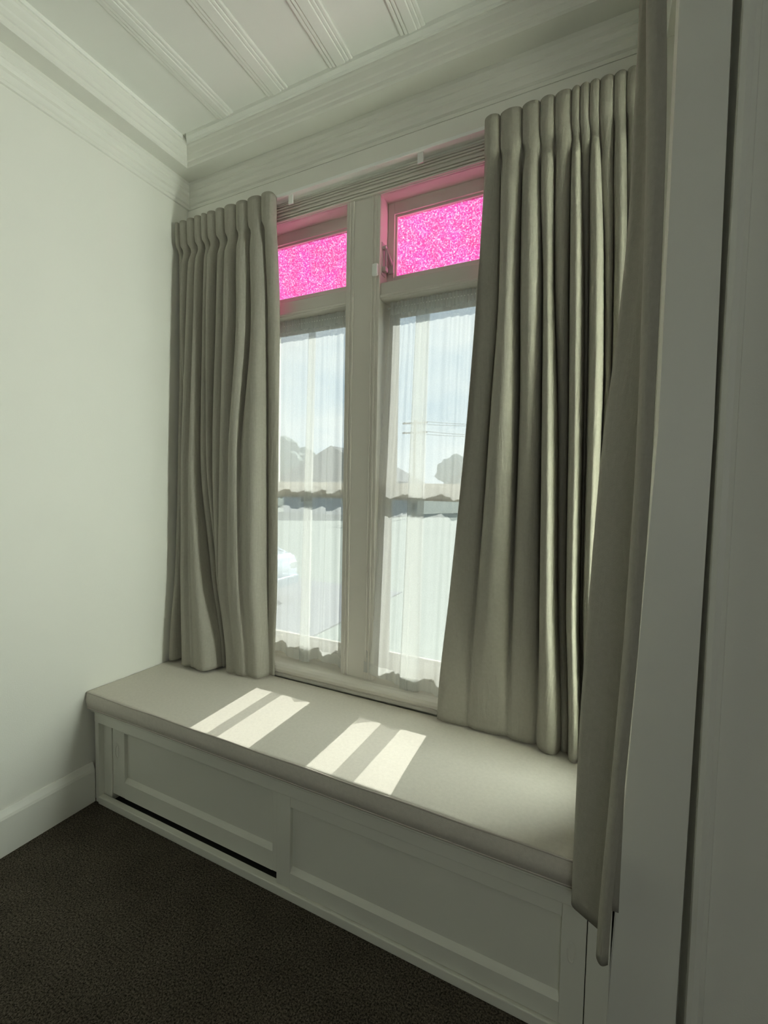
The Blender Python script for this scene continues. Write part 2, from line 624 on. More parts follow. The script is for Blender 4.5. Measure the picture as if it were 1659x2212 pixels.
# ceiling: flat boards, raised border and beaded battens running away from the window
ceil = tag(box('ceiling', -0.15, ROOM_X + 0.15, ROOM_Y - 0.15, 0.15, CEIL, CEIL + 0.1, 'ceiling'),
           'white panelled ceiling with beaded battens', kind='structure')
bxs = [(0.357, 0.447), (0.640, 0.746), (0.950, 1.055), (1.255, 1.352), (1.556, 1.655), (1.856, 1.955),
       (2.156, 2.255), (2.456, 2.555), (2.756, 2.855), (3.056, 3.155), (3.356, 3.455), (3.656, 3.755)]
for a, b in bxs:
    w = b - a
    prof = [(0, 0), (0, 0.007), (0.004, 0.009), (0.013, 0.009), (0.016, 0.006), (0.019, 0.011), (0.028, 0.011), (0.031, 0.008), (0.034, 0.013),
            (w - 0.034, 0.013), (w - 0.031, 0.008), (w - 0.028, 0.011), (w - 0.019, 0.011), (w - 0.016, 0.006), (w - 0.013, 0.009), (w - 0.004, 0.009), (w, 0.007), (w, 0)]
    y_far = -0.150 if a < 2.05 else -0.61
    sweep('batten', prof, lambda d, z, a=a, yf=y_far: (a + d, yf, CEIL - z), lambda d, z, a=a: (a + d, ROOM_Y, CEIL - z), 'ceiling', ceil)
edges = [0.128] + [v for ab in bxs for v in ab] + [ROOM_X - 0.002]
for k in range(0, len(edges), 2):
    y_far = -0.150 if edges[k] < 2.05 else -0.61
    box('panel', edges[k] + 0.0015, edges[k + 1] - 0.0015, ROOM_Y, y_far, CEIL - 0.003, CEIL + 0.002, 'ceiling', ceil)
# border boards round the panels, mitred at the corner
bprof = [(0.0, 0.0), (0.0, 0.034), (0.118, 0.034), (0.121, 0.026), (0.131, 0.026), (0.134, 0.021), (0.152, 0.019), (0.152, 0.0)]
sweep('border_board', bprof, lambda d, z: (d, -d, CEIL - z), lambda d, z: (2.25, -d, CEIL - z), 'ceiling', ceil)
sweep('border_board', bprof, lambda d, z: (d * 0.86, -d, CEIL - z), lambda d, z: (d * 0.86, ROOM_Y, CEIL - z), 'ceiling', ceil)
sweep('border_board', bprof, lambda d, z: (2.0, NIB_Y - d, CEIL - z), lambda d, z: (ROOM_X, NIB_Y - d, CEIL - z), 'ceiling', ceil)

# cornice: beaded bed mould on the wall, deep flat soffit, stepped crown under the ceiling
cprof = [(0.0, 2.818), (0.008, 2.820), (0.010, 2.832), (0.007, 2.836), (0.013, 2.842), (0.017, 2.858), (0.014, 2.872), (0.010, 2.876),
         (0.016, 2.884), (0.021, 2.896), (0.018, 2.904), (0.024, 2.910), (0.027, 2.926), (0.024, 2.944),
         (0.100, 2.946), (0.106, 2.952), (0.106, 2.968), (0.111, 2.972), (0.113, 2.990), (0.117, 2.996), (0.119, 3.022), (0.124, 3.030), (0.124, CEIL), (0.0, CEIL)]
tag(sweep('trim_1', cprof, lambda d, z: (d, -d, z), lambda d, z: (2.10, -d, z), 'trim'), 'stepped white cornice above the window', kind='structure')
tag(sweep('trim_2', cprof, lambda d, z: (d, -d, z), lambda d, z: (d, ROOM_Y, z), 'trim'), 'stepped white cornice along the left wall', kind='structure')
tag(sweep('trim_3', cprof, lambda d, z: (2.06, NIB_Y - d, z), lambda d, z: (ROOM_X, NIB_Y - d, z), 'trim'), 'stepped white cornice above the right wall', kind='structure')

# baseboard on the left wall
bb = [(0.0, 0.0), (0.020, 0.0), (0.020, 0.140), (0.017, 0.150), (0.010, 0.164), (0.006, 0.174), (0.0, 0.174)]
tag(sweep('baseboard_left', bb, lambda d, z: (d, -0.535, z), lambda d, z: (d, ROOM_Y, z), 'trim'), 'white baseboard with bevelled top along the left wall', kind='structure')

# flat lining board, shadow gap and rounded cover strip at the right of the alcove
bm = bmesh.new()
zt = 3.03
pts = [(2.045, 0.022), (2.098, 1.55), (2.098, zt), (2.192, zt), (2.206, 1.55), (2.196, 0.022)]
front = [bm.verts.new((x, NIB_Y - 0.018, z)) for x, z in pts]
back = [bm.verts.new((x, NIB_Y + 0.06, z)) for x, z in pts]
bm.faces.new(front)
bm.faces.new(back[::-1])
for i in range(len(pts)):
    j = (i + 1) % len(pts)
    bm.faces.new((front[i], back[i], back[j], front[j]))
bmesh.ops.bevel(bm, geom=[e for e in bm.edges if abs(e.verts[0].co.y - e.verts[1].co.y) < 1e-5 and e.verts[0].co.y < NIB_Y - 0.01], offset=0.003, segments=2, affect='EDGES')
tag(bm_obj('trim_4', bm, 'trim'), 'wide flat white lining board at the right of the alcove', kind='structure')
bm = bmesh.new()
pts = [(2.214, NIB_Y + 0.06), (2.214, NIB_Y - 0.014), (2.216, NIB_Y - 0.023), (2.226, NIB_Y - 0.027), (2.238, NIB_Y - 0.026), (2.248, NIB_Y - 0.020), (2.252, NIB_Y - 0.010), (2.252, NIB_Y + 0.06)]
a_ = [bm.verts.new((x, y, 0.0)) for x, y in pts]
b_ = [bm.verts.new((x, y, zt)) for x, y in pts]
bm.faces.new(a_)
bm.faces.new(b_[::-1])
for i in range(len(pts)):
    j = (i + 1) % len(pts)
    bm.faces.new((a_[i], b_[i], b_[j], a_[j]))
tag(bm_obj('trim_5', bm, 'trim'), 'narrow rounded white cover strip beside the dark gap', kind='structure')

# ------------------------------------------------------------------ the window
win = tag(empty('window_1', (1.035, 0.0, 0.53)), 'two-light wooden window with pink fanlights above sheer curtained sashes', kind='structure')
LX0, LX1 = 0.456, 0.955          # left light
RX0, RX1 = 1.116, 1.616          # right light
TZ0, TZ1 = 2.195, 2.262          # transom
HEAD = 2.615
FY = 0.0                          # face of frame
# head and jambs of the box frame
box('jamb', WX0, LX0, -0.006, 0.148, WZ0, 2.64, 'sash', win, 0.002)
box('jamb', RX1, WX1, -0.006, 0.148, WZ0, 2.64, 'sash', win, 0.002)
box('head', LX0, RX1, -0.006, 0.148, HEAD, 2.64, 'sash', win, 0.002)
# architrave boards with beads
def beaded(name, x0, x1, along, z0, z1, beads):
    """vertical board with fine raised beads; beads = x centres"""
    bm = bmesh.new()
    add_box(bm, x0, x1, -0.012, 0.13, z0, z1, 0.002, 1)
    for c in beads:
        add_box(bm, c - 0.004, c + 0.004, -0.0155, -0.010, z0, z1, 0.0025, 2)
    return bm_obj(name, bm, 'sash', win)
beaded('mullion', LX1, RX0, 0, WZ0 + 0.035, HEAD, [0.974, 0.990, 1.081, 1.097])
beaded('architrave', 0.36, LX0 - 0.004, 0, WZ0, 2.69, [0.37, 0.384, 0.43, 0.443])
beaded('architrave', RX1 + 0.004, 1.712, 0, WZ0, 2.69, [1.629, 1.642, 1.688, 1.702])
bm = bmesh.new()
add_box(bm, 0.36, 1.712, -0.012, 0.0, HEAD, 2.692, 0.002, 1)
for zc in (2.622, 2.634, 2.646, 2.664, 2.675, 2.686):
    add_box(bm, 0.36, 1.712, -0.019, -0.010, zc - 0.0042, zc + 0.0042, 0.003, 2)
bm_obj('architrave', bm, 'sash', win)
box('lintel_board', 0.002, 2.098, -0.016, 0.0, 2.692, 2.812, 'trim', win, 0.003)

# sill with rounded nose
sprof = [(0.0, 0.500), (-0.036, 0.502), (-0.038, 0.516), (-0.034, 0.520), (-0.044, 0.524), (-0.052, 0.532), (-0.056, 0.545), (-0.053, 0.558), (-0.044, 0.566), (-0.030, 0.570),
         (0.02, 0.572), (0.15, 0.570), (0.15, 0.500)]
sweep('sill', sprof, lambda d, z: (0.34, d, z), lambda d, z: (1.73, d, z), 'sash', win)

SASH_Y, PANE_Y = 0.062, 0.084
for (x0, x1) in ((LX0, LX1), (RX0, RX1)):
    t = box('transom', x0, x1, 0.0, 0.142, TZ0, TZ1, 'sash', win, 0.003)
    bm = bmesh.new()
    add_box(bm, x0, x1, -0.008, 0.004, TZ0 + 0.004, TZ0 + 0.016, 0.004, 2)
    bm_obj('bead', bm, 'sash', t)

    def sash(name, xa, xb, za, zb, yf, stile, rtop, rbot, pane_mat):
        bm = bmesh.new()
        yb = yf + 0.040
        add_box(bm, xa, xa + stile, yf, yb, za, zb, 0.0015, 1)
        add_box(bm, xb - stile, xb, yf, yb, za, zb, 0.0015, 1)
        add_box(bm, xa + stile, xb - stile, yf + 0.0006, yb - 0.0006, zb - rtop, zb, 0.0, 1)
        add_box(bm, xa + stile, xb - stile, yf + 0.0006, yb - 0.0006, za, za + rbot, 0.0, 1)
        # inner glazing bead
        g = 0.009
        ia, ib, ja, jb = xa + stile, xb - stile, za + rbot, zb - rtop
        add_box(bm, ia, ia + g, yf + 0.010, yf + 0.020, ja, jb)
        add_box(bm, ib - g, ib, yf + 0.010, yf + 0.020, ja, jb)
        add_box(bm, ia + g, ib - g, yf + 0.010, yf + 0.020, jb - g, jb)
        add_box(bm, ia + g, ib - g, yf + 0.010, yf + 0.020, ja, ja + g)
        s = bm_obj(name, bm, 'sash', win)
        p = box('pane', ia - 0.003, ib + 0.003, yf + 0.021, yf + 0.024, ja - 0.003, jb + 0.003, pane_mat, s)
        return s, p
    sash('fanlight_sash', x0, x1, TZ1, HEAD, SASH_Y, 0.030, 0.048, 0.042, 'pink')[1]['label'] = 'textured pink glass'
    sash('upper_sash', x0, x1, 1.385, TZ0, 0.100, 0.030, 0.034, 0.036, 'glass')
    sash('lower_sash', x0, x1, 0.572, 1.405, 0.056, 0.030, 0.040, 0.098, 'glass')

# brass-like stay on the right fanlight and its catch block on the mullion
stay = empty('window_stay', (1.118, 0.03, 2.35), win)
stay['label'] = 'small chrome window stay'
box('stay_plate', 1.1155, 1.1185, 0.004, 0.040, 2.300, 2.432, 'metal', stay, 0.002)
box('stay_keeper', 1.1185, 1.134, 0.008, 0.030, 2.402, 2.416, 'metal', stay, 0.003)
box('stay_keeper', 1.1185, 1.136, 0.006, 0.032, 2.312, 2.332, 'metal', stay, 0.004)
tube('stay_rod', [(1.130, 0.018, 2.420), (1.132, 0.018, 2.325)], 0.0045, 'metal', stay)
tube('stay_arm', [(1.132, 0.018, 2.408), (1.136, 0.030, 2.380), (1.141, 0.056, 2.352)], [0.006, 0.007, 0.008], 'metal', stay)
box('stay_foot', 1.126, 1.150, 0.050, 0.0605, 2.318, 2.366, 'metal', stay, 0.003)
pad = box('catch_block', 1.090, 1.1155, -0.032, -0.0185, 2.283, 2.332, 'plastic', win, 0.005, 3)
pad['label'] = 'small white rounded block'

# narrow side light of the bay
side = tag(empty('window_2', (2.17, -0.275, SZ0)), 'narrow side window in the right return of the alcove', kind='structure')
bm = bmesh.new()
add_box(bm, 2.13, 2.17, SY0, SY0 + 0.025, SZ0, SZ1)
add_box(bm, 2.13, 2.17, SY1 - 0.025, SY1, SZ0, SZ1)
add_box(bm, 2.13, 2.17, SY0 + 0.025, SY1 - 0.025, SZ0, SZ0 + 0.05)
add_box(bm, 2.13, 2.17, SY0 + 0.025, SY1 - 0.025, SZ1 - 0.04, SZ1)
sf = bm_obj('side_sash', bm, 'sash', side)
box('pane', 2.148, 2.151, SY0 + 0.022, SY1 - 0.022, SZ0 + 0.047, SZ1 - 0.037, 'glass', sf)

# ------------------------------------------------------------------ curtain rail
rail = tag(empty('curtain_rail', (1.03, -0.05, 2.70)), 'slim white curtain track fixed along the board above the window', 'curtain rail')
box('track', 0.03, 2.085, -0.066, -0.040, 2.693, 2.707, 'plastic', rail, 0.002)
box('wall_plate', 0.03, 2.085, -0.046, -0.016, 2.700, 2.704, 'plastic', rail)
for xx in (0.692, 1.306):
    box('bracket', xx - 0.012, xx + 0.012, -0.058, -0.052, 2.655, 2.694, 'plastic', rail, 0.001)


# ------------------------------------------------------------------ heavy curtains
def pleated(bounds_rows, front_rows, back_rows, skew=0.0, wide=None):
    """bounds: valley x per level, front/back: crest and valley y per fold per level"""
    levels = []
    for li, (bx, fr, bk) in enumerate(zip(bounds_rows, front_rows, back_rows)):
        pts = [(bx[0], bk[0])]
        n = len(bx) - 1
        wd = wide[li] if wide else 0.30
        for i in range(n):
            a, b = bx[i], bx[i + 1]
            w = b - a
            c = 0.5 * (a + b)
            dp = fr[i] - 0.5 * (bk[i] + bk[i + 1])
            pts.append((c - w * wd, fr[i] - dp * 0.25))
            pts.append((c, fr[i]))
            pts.append((c + w * wd, fr[i] - dp * 0.25))
            pts.append((b, bk[i + 1]))
        levels.append(pts)
    return levels


def rowfill(v, n):
    return list(v) if isinstance(v, (list, tuple)) else [v] * n


# right-hand window curtain
zsR = [2.690, 2.585, 2.552, 2.480, 2.120, 1.660, 1.030, 0.500]
bR = [
    [1.563, 1.616, 1.690, 1.748, 1.794, 1.846, 1.870, 1.898, 1.927, 1.967, 2.002, 2.033],
    [1.563, 1.618, 1.692, 1.750, 1.796, 1.848, 1.872, 1.900, 1.929, 1.969, 2.004, 2.035],
    [1.561, 1.620, 1.694, 1.752, 1.798, 1.850, 1.877, 1.905, 1.933, 1.973, 2.009, 2.040],
    [1.560, 1.621, 1.694, 1.754, 1.800, 1.851, 1.880, 1.907, 1.937, 1.975, 2.011, 2.042],
    [1.549, 1.625, 1.697, 1.774, 1.811, 1.858, 1.902, 1.917, 1.962, 1.988, 2.026, 2.058],
    [1.526, 1.605, 1.709, 1.786, 1.836, 1.872, 1.918, 1.928, 1.976, 1.998, 2.029, 2.063],
    [1.478, 1.581, 1.706, 1.801, 1.860, 1.887, 1.931, 1.939, 1.977, 2.004, 2.031, 2.065],
    [1.436, 1.561, 1.706, 1.810, 1.888, 1.913, 1.950, 1.959, 1.994, 2.015, 2.040, 2.069]]
fR = [rowfill(-0.112, 11), rowfill(-0.110, 11),
      [-0.094, -0.104, -0.096, -0.082, -0.094, -0.080, -0.090, -0.080, -0.088, -0.098, -0.096],
      [-0.090, -0.116, -0.114, -0.112, -0.108, -0.118, -0.096, -0.118, -0.102, -0.116, -0.10],
      [-0.080, -0.128, -0.130, -0.124, -0.112, -0.135, -0.080, -0.138, -0.105, -0.125, -0.10],
      [-0.080, -0.130, -0.126, -0.138, -0.078, -0.142, -0.074, -0.148, -0.100, -0.125, -0.10],
      [-0.085, -0.118, -0.108, -0.150, -0.076, -0.150, -0.075, -0.150, -0.100, -0.120, -0.10],
      [-0.080, -0.086, -0.088, -0.120, -0.078, -0.130, -0.080, -0.130, -0.095, -0.110, -0.10]]
kR = [rowfill(-0.074, 12), rowfill(-0.074, 12), rowfill(-0.072, 12), rowfill(-0.070, 12),
      [-0.084] + rowfill(-0.050, 11), [-0.086] + rowfill(-0.044, 11),
      [-0.084, -0.072, -0.066, -0.060, -0.052, -0.050, -0.050, -0.050, -0.050, -0.050, -0.050, -0.050],
      [-0.070, -0.074, -0.076, -0.076, -0.070, -0.070, -0.070, -0.070, -0.070, -0.070, -0.070, -0.070]]
wR = [0.43, 0.42, 0.26, 0.36, 0.36, 0.36, 0.35, 0.33]
curt_r = tag(empty('curtain', (1.78, -0.08, 0.505)), 'grey taupe curtain hanging at the right of the window onto the seat', 'curtain')
random.seed(3)
topR = lambda s: 2.690 + 0.010 * abs(math.sin(s * 11 * math.pi)) ** 0.6
cloth_grid('drape', pleated(bR, fR, kR, wide=wR), zsR, lambda s, x, y: 0.506 + 0.003 * math.sin(9 * s), 'curtain', curt_r, per=4, rows=120, thick=0.004, top=topR)

# left-hand window curtain
zsL = [2.690, 2.585, 2.552, 2.480, 2.180, 1.546, 0.991, 0.500]
bL = [
    [0.020, 0.047, 0.096, 0.148, 0.195, 0.233, 0.287, 0.342, 0.414, 0.482, 0.563, 0.627],
    [0.020, 0.048, 0.097, 0.149, 0.196, 0.234, 0.288, 0.343, 0.414, 0.483, 0.563, 0.627],
    [0.020, 0.050, 0.099, 0.151, 0.198, 0.236, 0.289, 0.343, 0.415, 0.485, 0.564, 0.628],
    [0.018, 0.050, 0.097, 0.150, 0.196, 0.234, 0.288, 0.342, 0.416, 0.487, 0.567, 0.628],
    [0.014, 0.047, 0.086, 0.146, 0.190, 0.228, 0.281, 0.337, 0.420, 0.493, 0.574, 0.630],
    [0.010, 0.052, 0.078, 0.133, 0.184, 0.230, 0.264, 0.333, 0.398, 0.456, 0.574, 0.631],
    [0.008, 0.056, 0.080, 0.152, 0.231, 0.262, 0.282, 0.326, 0.400, 0.473, 0.578, 0.632],
    [0.008, 0.068, 0.122, 0.205, 0.322, 0.338, 0.350, 0.366, 0.440, 0.500, 0.588, 0.622]]
fL = [rowfill(-0.112, 11), rowfill(-0.110, 11),
      [-0.092, -0.096, -0.090, -0.094, -0.088, -0.100, -0.088, -0.100, -0.108, -0.106, -0.100],
      [-0.088, -0.110, -0.110, -0.114, -0.098, -0.118, -0.106, -0.120, -0.122, -0.110, -0.092],
      [-0.086, -0.112, -0.120, -0.124, -0.104, -0.124, -0.112, -0.130, -0.130, -0.112, -0.080],
      [-0.100, -0.072, -0.138, -0.142, -0.112, -0.118, -0.122, -0.136, -0.142, -0.132, -0.068],
      [-0.120, -0.064, -0.150, -0.154, -0.090, -0.080, -0.110, -0.140, -0.146, -0.140, -0.066],
      [-0.165, -0.072, -0.182, -0.186, -0.095, -0.072, -0.090, -0.126, -0.130, -0.124, -0.064]]
kL = [rowfill(-0.074, 12), rowfill(-0.074, 12), rowfill(-0.072, 12), rowfill(-0.066, 12), rowfill(-0.050, 12),
      [-0.075, -0.040, -0.040, -0.122, -0.044, -0.080, -0.044, -0.044, -0.120, -0.112, -0.040, -0.056],
      [-0.090, -0.040, -0.040, -0.142, -0.060, -0.048, -0.044, -0.050, -0.134, -0.130, -0.044, -0.056],
      [-0.130, -0.066, -0.084, -0.176, -0.110, -0.070, -0.068, -0.076, -0.124, -0.122, -0.080, -0.060]]
curt_l = tag(empty('curtain', (0.32, -0.08, 0.505)), 'grey taupe curtain hanging at the left of the window beside the wall', 'curtain')
topL = lambda s: 2.690 + 0.010 * abs(math.sin(s * 11 * math.pi)) ** 0.6
cloth_grid('drape', pleated(bL, fL, kL, wide=wR), zsL, lambda s, x, y: 0.506 + 0.004 * (1 + math.sin(7 * s)), 'curtain', curt_l, per=4, rows=120, thick=0.004, top=topL)

# long curtain nearest the viewer at the right of the alcove
curt_n = tag(empty('curtain', (2.02, -0.64, 0.42)), 'long dark taupe curtain nearest the viewer, in front of the seat end', 'curtain')
zsN = [2.76, 2.45, 2.06, 1.776, 1.513, 1.153, 0.776, 0.42]
Ax = [2.017, 2.017, 2.016, 2.004, 1.983, 1.969, 1.960, 1.959]
Bx = [2.022, 2.022, 2.036, 2.041, 2.043, 2.038, 2.025, 2.013]
lvN = []
for li, (a, b) in enumerate(zip(Ax, Bx)):
    ex = 0.032 - 0.0018 * li
    lvN.append([(2.058, -0.566), (a + 0.022, -0.570), (a + 0.002, -0.580), (a + 0.002, -0.598), (a + 0.022, -0.612), (b + 0.012, -0.640), (b + 0.014, -0.664),
                (b + 0.003, -0.686), (b + 0.001, -0.700), (b + 0.004, -0.711), (b + 0.5 * ex, -0.716), (b + ex, -0.708)])
cloth_grid('drape', lvN, zsN, lambda s, x, y: 0.42, 'curtain', curt_n, per=5, rows=80, thick=0.005)
box('track', 2.012, 2.044, -0.735, NIB_Y - 0.018, 2.757, 2.772, 'plastic', curt_n, 0.003)

# ------------------------------------------------------------------ net curtains
def net(label, x_top, x_bot, tri_top, tri_bot, hem_fn, ytop, ybot, seed, waves):
    rnd = random.Random(seed)
    root = tag(empty('net_curtain', ((x_top[0] + x_top[1]) / 2, 0.02, 0.6)), label, 'net curtain', 'net curtains over the lower sashes')

    def path(x0, x1, tri, y0, amp, ph):
        fa = 0.0075 * (1 - 0.5 * (amp - 0.004) / 0.010)

        def fine(q):
            w = math.sin(2 * math.pi * (7.7 * q + 0.35 * math.sin(5 * q + seed)) + seed)
            return fa * (abs(w) ** 0.5) * (1 if w > 0 else -1) * (0.35 + 0.65 * math.sin(2.7 * q + seed) ** 2)
        ta, tb = tri
        pts = []
        n1 = 60
        for i in range(n1 + 1):
            q = i / n1
            x = x0 + (tb - x0) * q
            pts.append((x, y0 + amp * math.sin(waves[0] * 2 * math.pi * q + ph) * (0.4 + 0.6 * math.sin(3.1 * q + 0.4) ** 2) + fine(q)))
        n2 = 6
        for i in range(1, n2 + 1):
            q = i / n2
            pts.append((tb + (ta - tb) * q, pts[n1][1] - 0.006 * math.sin(math.pi * q) - 0.004 * q))
        yl = pts[-1][1]
        n3 = 66
        for i in range(1, n3 + 1):
            q = i / n3
            x = ta + (x1 - ta) * q
            pts.append((x, yl * (1 - min(1, 3 * q)) + (y0 + amp * math.sin(waves[1] * 2 * math.pi * q + ph * 1.7)) * min(1, 3 * q) - 0.005 * max(0, 1 - 4 * q) + fine(q + 1.3) * min(1, 4 * q)))
        return pts
    zt = 2.142
    lv = []
    zs = [zt, 1.9, 1.4, 0.9, 0.6]
    for k, z in enumerate(zs):
        q = (zt - z) / (zt - 0.6)
        x0 = x_top[0] + (x_bot[0] - x_top[0]) * q
        x1 = x_top[1] + (x_bot[1] - x_top[1]) * q
        tri = tuple(tri_top[c] + (tri_bot[c] - tri_top[c]) * q for c in (0, 1))
        lv.append(path(x0, x1, tri, ytop + (ybot - ytop) * q, 0.004 + 0.010 * min(1, q * 2.5), 0.6 + 0.9 * q))
    cloth_grid('sheer', lv, zs, hem_fn, 'net', root, per=1, rows=60, spline=False)
    # gathered heading on its rod
    n = 240
    verts, faces = [], []
    rows = 8
    ph = [rnd.uniform(0, 6) for _ in range(3)]
    for r in range(rows + 1):
        q = r / rows
        z = 2.191 - 0.052 * q
        for i in range(n + 1):
            s = i / n
            x = x_top[0] + (x_top[1] - x_top[0]) * s
            a = 0.0035 * math.sin(2 * math.pi * 34 * s + 1.6 * math.sin(9 * s + ph[0]) + 0.5 * q) + 0.0018 * math.sin(2 * math.pi * 61 * s + ph[1])
            verts.append((x, ytop - 0.004 + a, z + 0.002 * math.sin(60 * s + ph[2]) * (1 - q)))
    for r in range(rows):
        for i in range(n):
            faces.append((r * (n + 1) + i, r * (n + 1) + i + 1, (r + 1) * (n + 1) + i + 1, (r + 1) * (n + 1) + i))
    me = bpy.data.meshes.new('heading')
    me.from_pydata(verts, [], faces)
    link('heading', me, 'net_hem', root, True)
    me2 = bpy.data.meshes.new('heading')
    me2.from_pydata([(v[0], v[1] + 0.010, v[2]) for v in verts], [], faces)
    link('heading', me2, 'net_hem', root, True)
    # double hem
    bl = path(x_bot[0], x_bot[1], tri_bot, ybot, 0.014, 1.5)
    verts, faces = [], []
    m = len(bl)
    for r in range(3):
        for i, (x, y) in enumerate(bl):
            s = i / (m - 1)
            verts.append((x, y - 0.0015, hem_fn(s, x, y) + 0.001 + 0.024 * r))
    for r in range(2):
        for i in range(m - 1):
            faces.append((r * m + i, r * m + i + 1, (r + 1) * m + i + 1, (r + 1) * m + i))
    me = bpy.data.meshes.new('hem')
    me.from_pydata(verts, [], faces)
    link('hem', me, 'net_hem', root, True)
    tube('rod', [(x_top[0] - 0.012, ytop + 0.001, 2.170), (x_top[1] + 0.004, ytop + 0.001, 2.170)], 0.0035, 'plastic', root)
    return root


net('sheer white net curtain on the left sash beside the left curtain', (0.474, 0.930), (0.470, 0.950), (0.722, 0.758), (0.712, 0.768),
    lambda s, x, y: 0.588 + 0.012 * math.sin(2 * math.pi * (1.5 * s + 0.1)), 0.044, 0.012, 5, (2.3, 2.2))
net('sheer white net curtain on the right sash, draped over the mullion', (1.142, 1.600), (1.075, 1.600), (1.262, 1.322), (1.250, 1.334),
    lambda s, x, y: 0.600 - 0.032 * min(1, 2.2 * s) + 0.008 * math.sin(2 * math.pi * 2.1 * s), 0.044, -0.020, 9, (1.8, 2.4))

# ------------------------------------------------------------------ window seat
seat = tag(empty('window_seat', (1.03, -0.28, 0.0)), 'white built-in window seat cabinet with two sliding doors', 'window seat')
SX1 = 2.047
FRONT = -0.536
box('seat_board', 0.002, SX1, FRONT - 0.004, -0.001, 0.404, 0.424, 'bench', seat, 0.003)
box('top_rail', 0.022, SX1, FRONT, FRONT + 0.020, 0.362, 0.404, 'bench', seat, 0.002)
box('scribe_strip', 0.0215, 0.046, FRONT + 0.002, FRONT + 0.028, 0.0, 0.362, 'bench', seat, 0.002)
box('side_post', 0.0225, 0.098, FRONT + 0.026, FRONT + 0.08, 0.0, 0.362, 'bench', seat, 0.002)
box('side_post', 1.995, SX1, FRONT + 0.004, FRONT + 0.06, 0.0, 0.362, 'bench', seat, 0.002)
box('bottom_track', 0.0465, 1.995, FRONT - 0.004, FRONT + 0.022, 0.0, 0.032, 'bench', seat, 0.003)
box('inside_back', 0.0, SX1, -0.44, -0.43, 0.0, 0.404, 'inside_shade', seat)
box('inside_base', 0.098, 1.995, FRONT + 0.024, -0.44, 0.001, 0.012, 'inside_shade', seat)


def seat_door(x0, x1, yf, z0, z1, pull_x, stile=0.078, rbot=0.082, rtop=0.030):
    d = empty('sliding_door', ((x0 + x1) / 2, yf, z0), seat)
    th = 0.020
    box('stile', x0, x0 + stile, yf, yf + th, z0, z1, 'bench', d, 0.002)
    box('stile', x1 - stile, x1, yf, yf + th, z0, z1, 'bench', d, 0.002)
    box('rail', x0 + stile, x1 - stile, yf, yf + th, z1 - rtop, z1, 'bench', d, 0.002)
    # bottom rail with a bevelled upper edge that catches the light
    pr = [(yf, z0), (yf, z0 + rbot - 0.012), (yf + 0.014, z0 + rbot + 0.004), (yf + th, z0 + rbot + 0.004), (yf + th, z0)]
    sweep('rail', pr, lambda a, b: (x0 + stile, a, b), lambda a, b: (x1 - stile, a, b), 'bench', d)
    box('panel', x0 + stile - 0.004, x1 - stile + 0.004, yf + 0.014, yf + 0.019, z0 + rbot - 0.005, z1 - rtop + 0.005, 'bench', d)
    # oval finger pull let into the stile
    bm = bmesh.new()
    zc = z0 + 0.62 * (z1 - z0)
    ring, inner, deep = [], [], []
    for k in range(20):
        q = 2 * math.pi * k / 20
        ring.append(bm.verts.new((pull_x + 0.011 * math.cos(q), yf - 0.0015, zc + 0.030 * math.sin(q))))
        inner.append(bm.verts.new((pull_x + 0.008 * math.cos(q), yf - 0.0022, zc + 0.026 * math.sin(q))))
        deep.append(bm.verts.new((pull_x + 0.006 * math.cos(q), yf + 0.004, zc + 0.023 * math.sin(q))))
    for k in range(20):
        j = (k + 1) % 20
        bm.faces.new((ring[k], ring[j], inner[j], inner[k]))
        bm.faces.new((inner[k], inner[j], deep[j], deep[k]))
    bm.faces.new(deep)
    bm_obj('finger_pull', bm, 'bench', d)
    return d


seat_door(0.100, 1.060, FRONT + 0.030, 0.044, 0.362, 0.130)
seat_door(1.020, 1.993, FRONT + 0.006, 0.034, 0.362, 1.960, stile=0.058, rbot=0.068, rtop=0.040)

# ------------------------------------------------------------------ seat cushion
cush = tag(empty('seat_cushion', (1.02, -0.29, 0.426)), 'long flat beige linen cushion on the window seat', 'cushion')
CX0, CX1, CY0, CY1, CZ0, CZ1 = 0.004, 2.034, -0.556, -0.040, 0.425, 0.500
nx, ny = 120, 36
bm = bmesh.new()
R_ = 0.007


def edge_soft(d):
    return 1 - max(0.0, 1 - d / R_) ** 2 if d < R_ else 1.0


def csurf(u, v, side):
    x = CX0 + (CX1 - CX0) * u
    y = CY0 + (CY1 - CY0) * v
    dx = min(x - CX0, CX1 - x)
    dy = min(y - CY0, CY1 - y)
    e = math.sqrt(max(0, edge_soft(dx))) * math.sqrt(max(0, edge_soft(dy)))
    h = (CZ1 - CZ0)
    top = CZ0 + h * 0.92 + h * 0.08 * e + 0.0025 * math.sin(5 * x + 1) * math.sin(8 * y) * e
    return (x, y, top if side else CZ0)


us = [0] + [0.5 - 0.5 * math.cos(math.pi * i / nx) * (1 if True else 0) for i in range(1, nx)] + [1]
vs2 = [0] + [0.5 - 0.5 * math.cos(math.pi * i / ny) for i in range(1, ny)] + [1]
g = {}
for i, u in enumerate(us):
    for j, v in enumerate(vs2):
        g[i, j] = bm.verts.new(csurf(u, v, True))
for i in range(nx):
    for j in range(ny):
        bm.faces.new((g[i, j], g[i + 1, j], g[i + 1, j + 1], g[i, j + 1]))
b0 = {}
ringc = [(i, 0) for i in range(nx + 1)] + [(nx, j) for j in range(1, ny + 1)] + [(i, ny) for i in range(nx - 1, -1, -1)] + [(0, j) for j in range(ny - 1, 0, -1)]
mids = [bm.verts.new((g[k].co.x + (-0.002 if k[0] == 0 else 0.002 if k[0] == nx else 0), g[k].co.y + (-0.003 if k[1] == 0 else 0), CZ0 + 0.036)) for k in ringc]
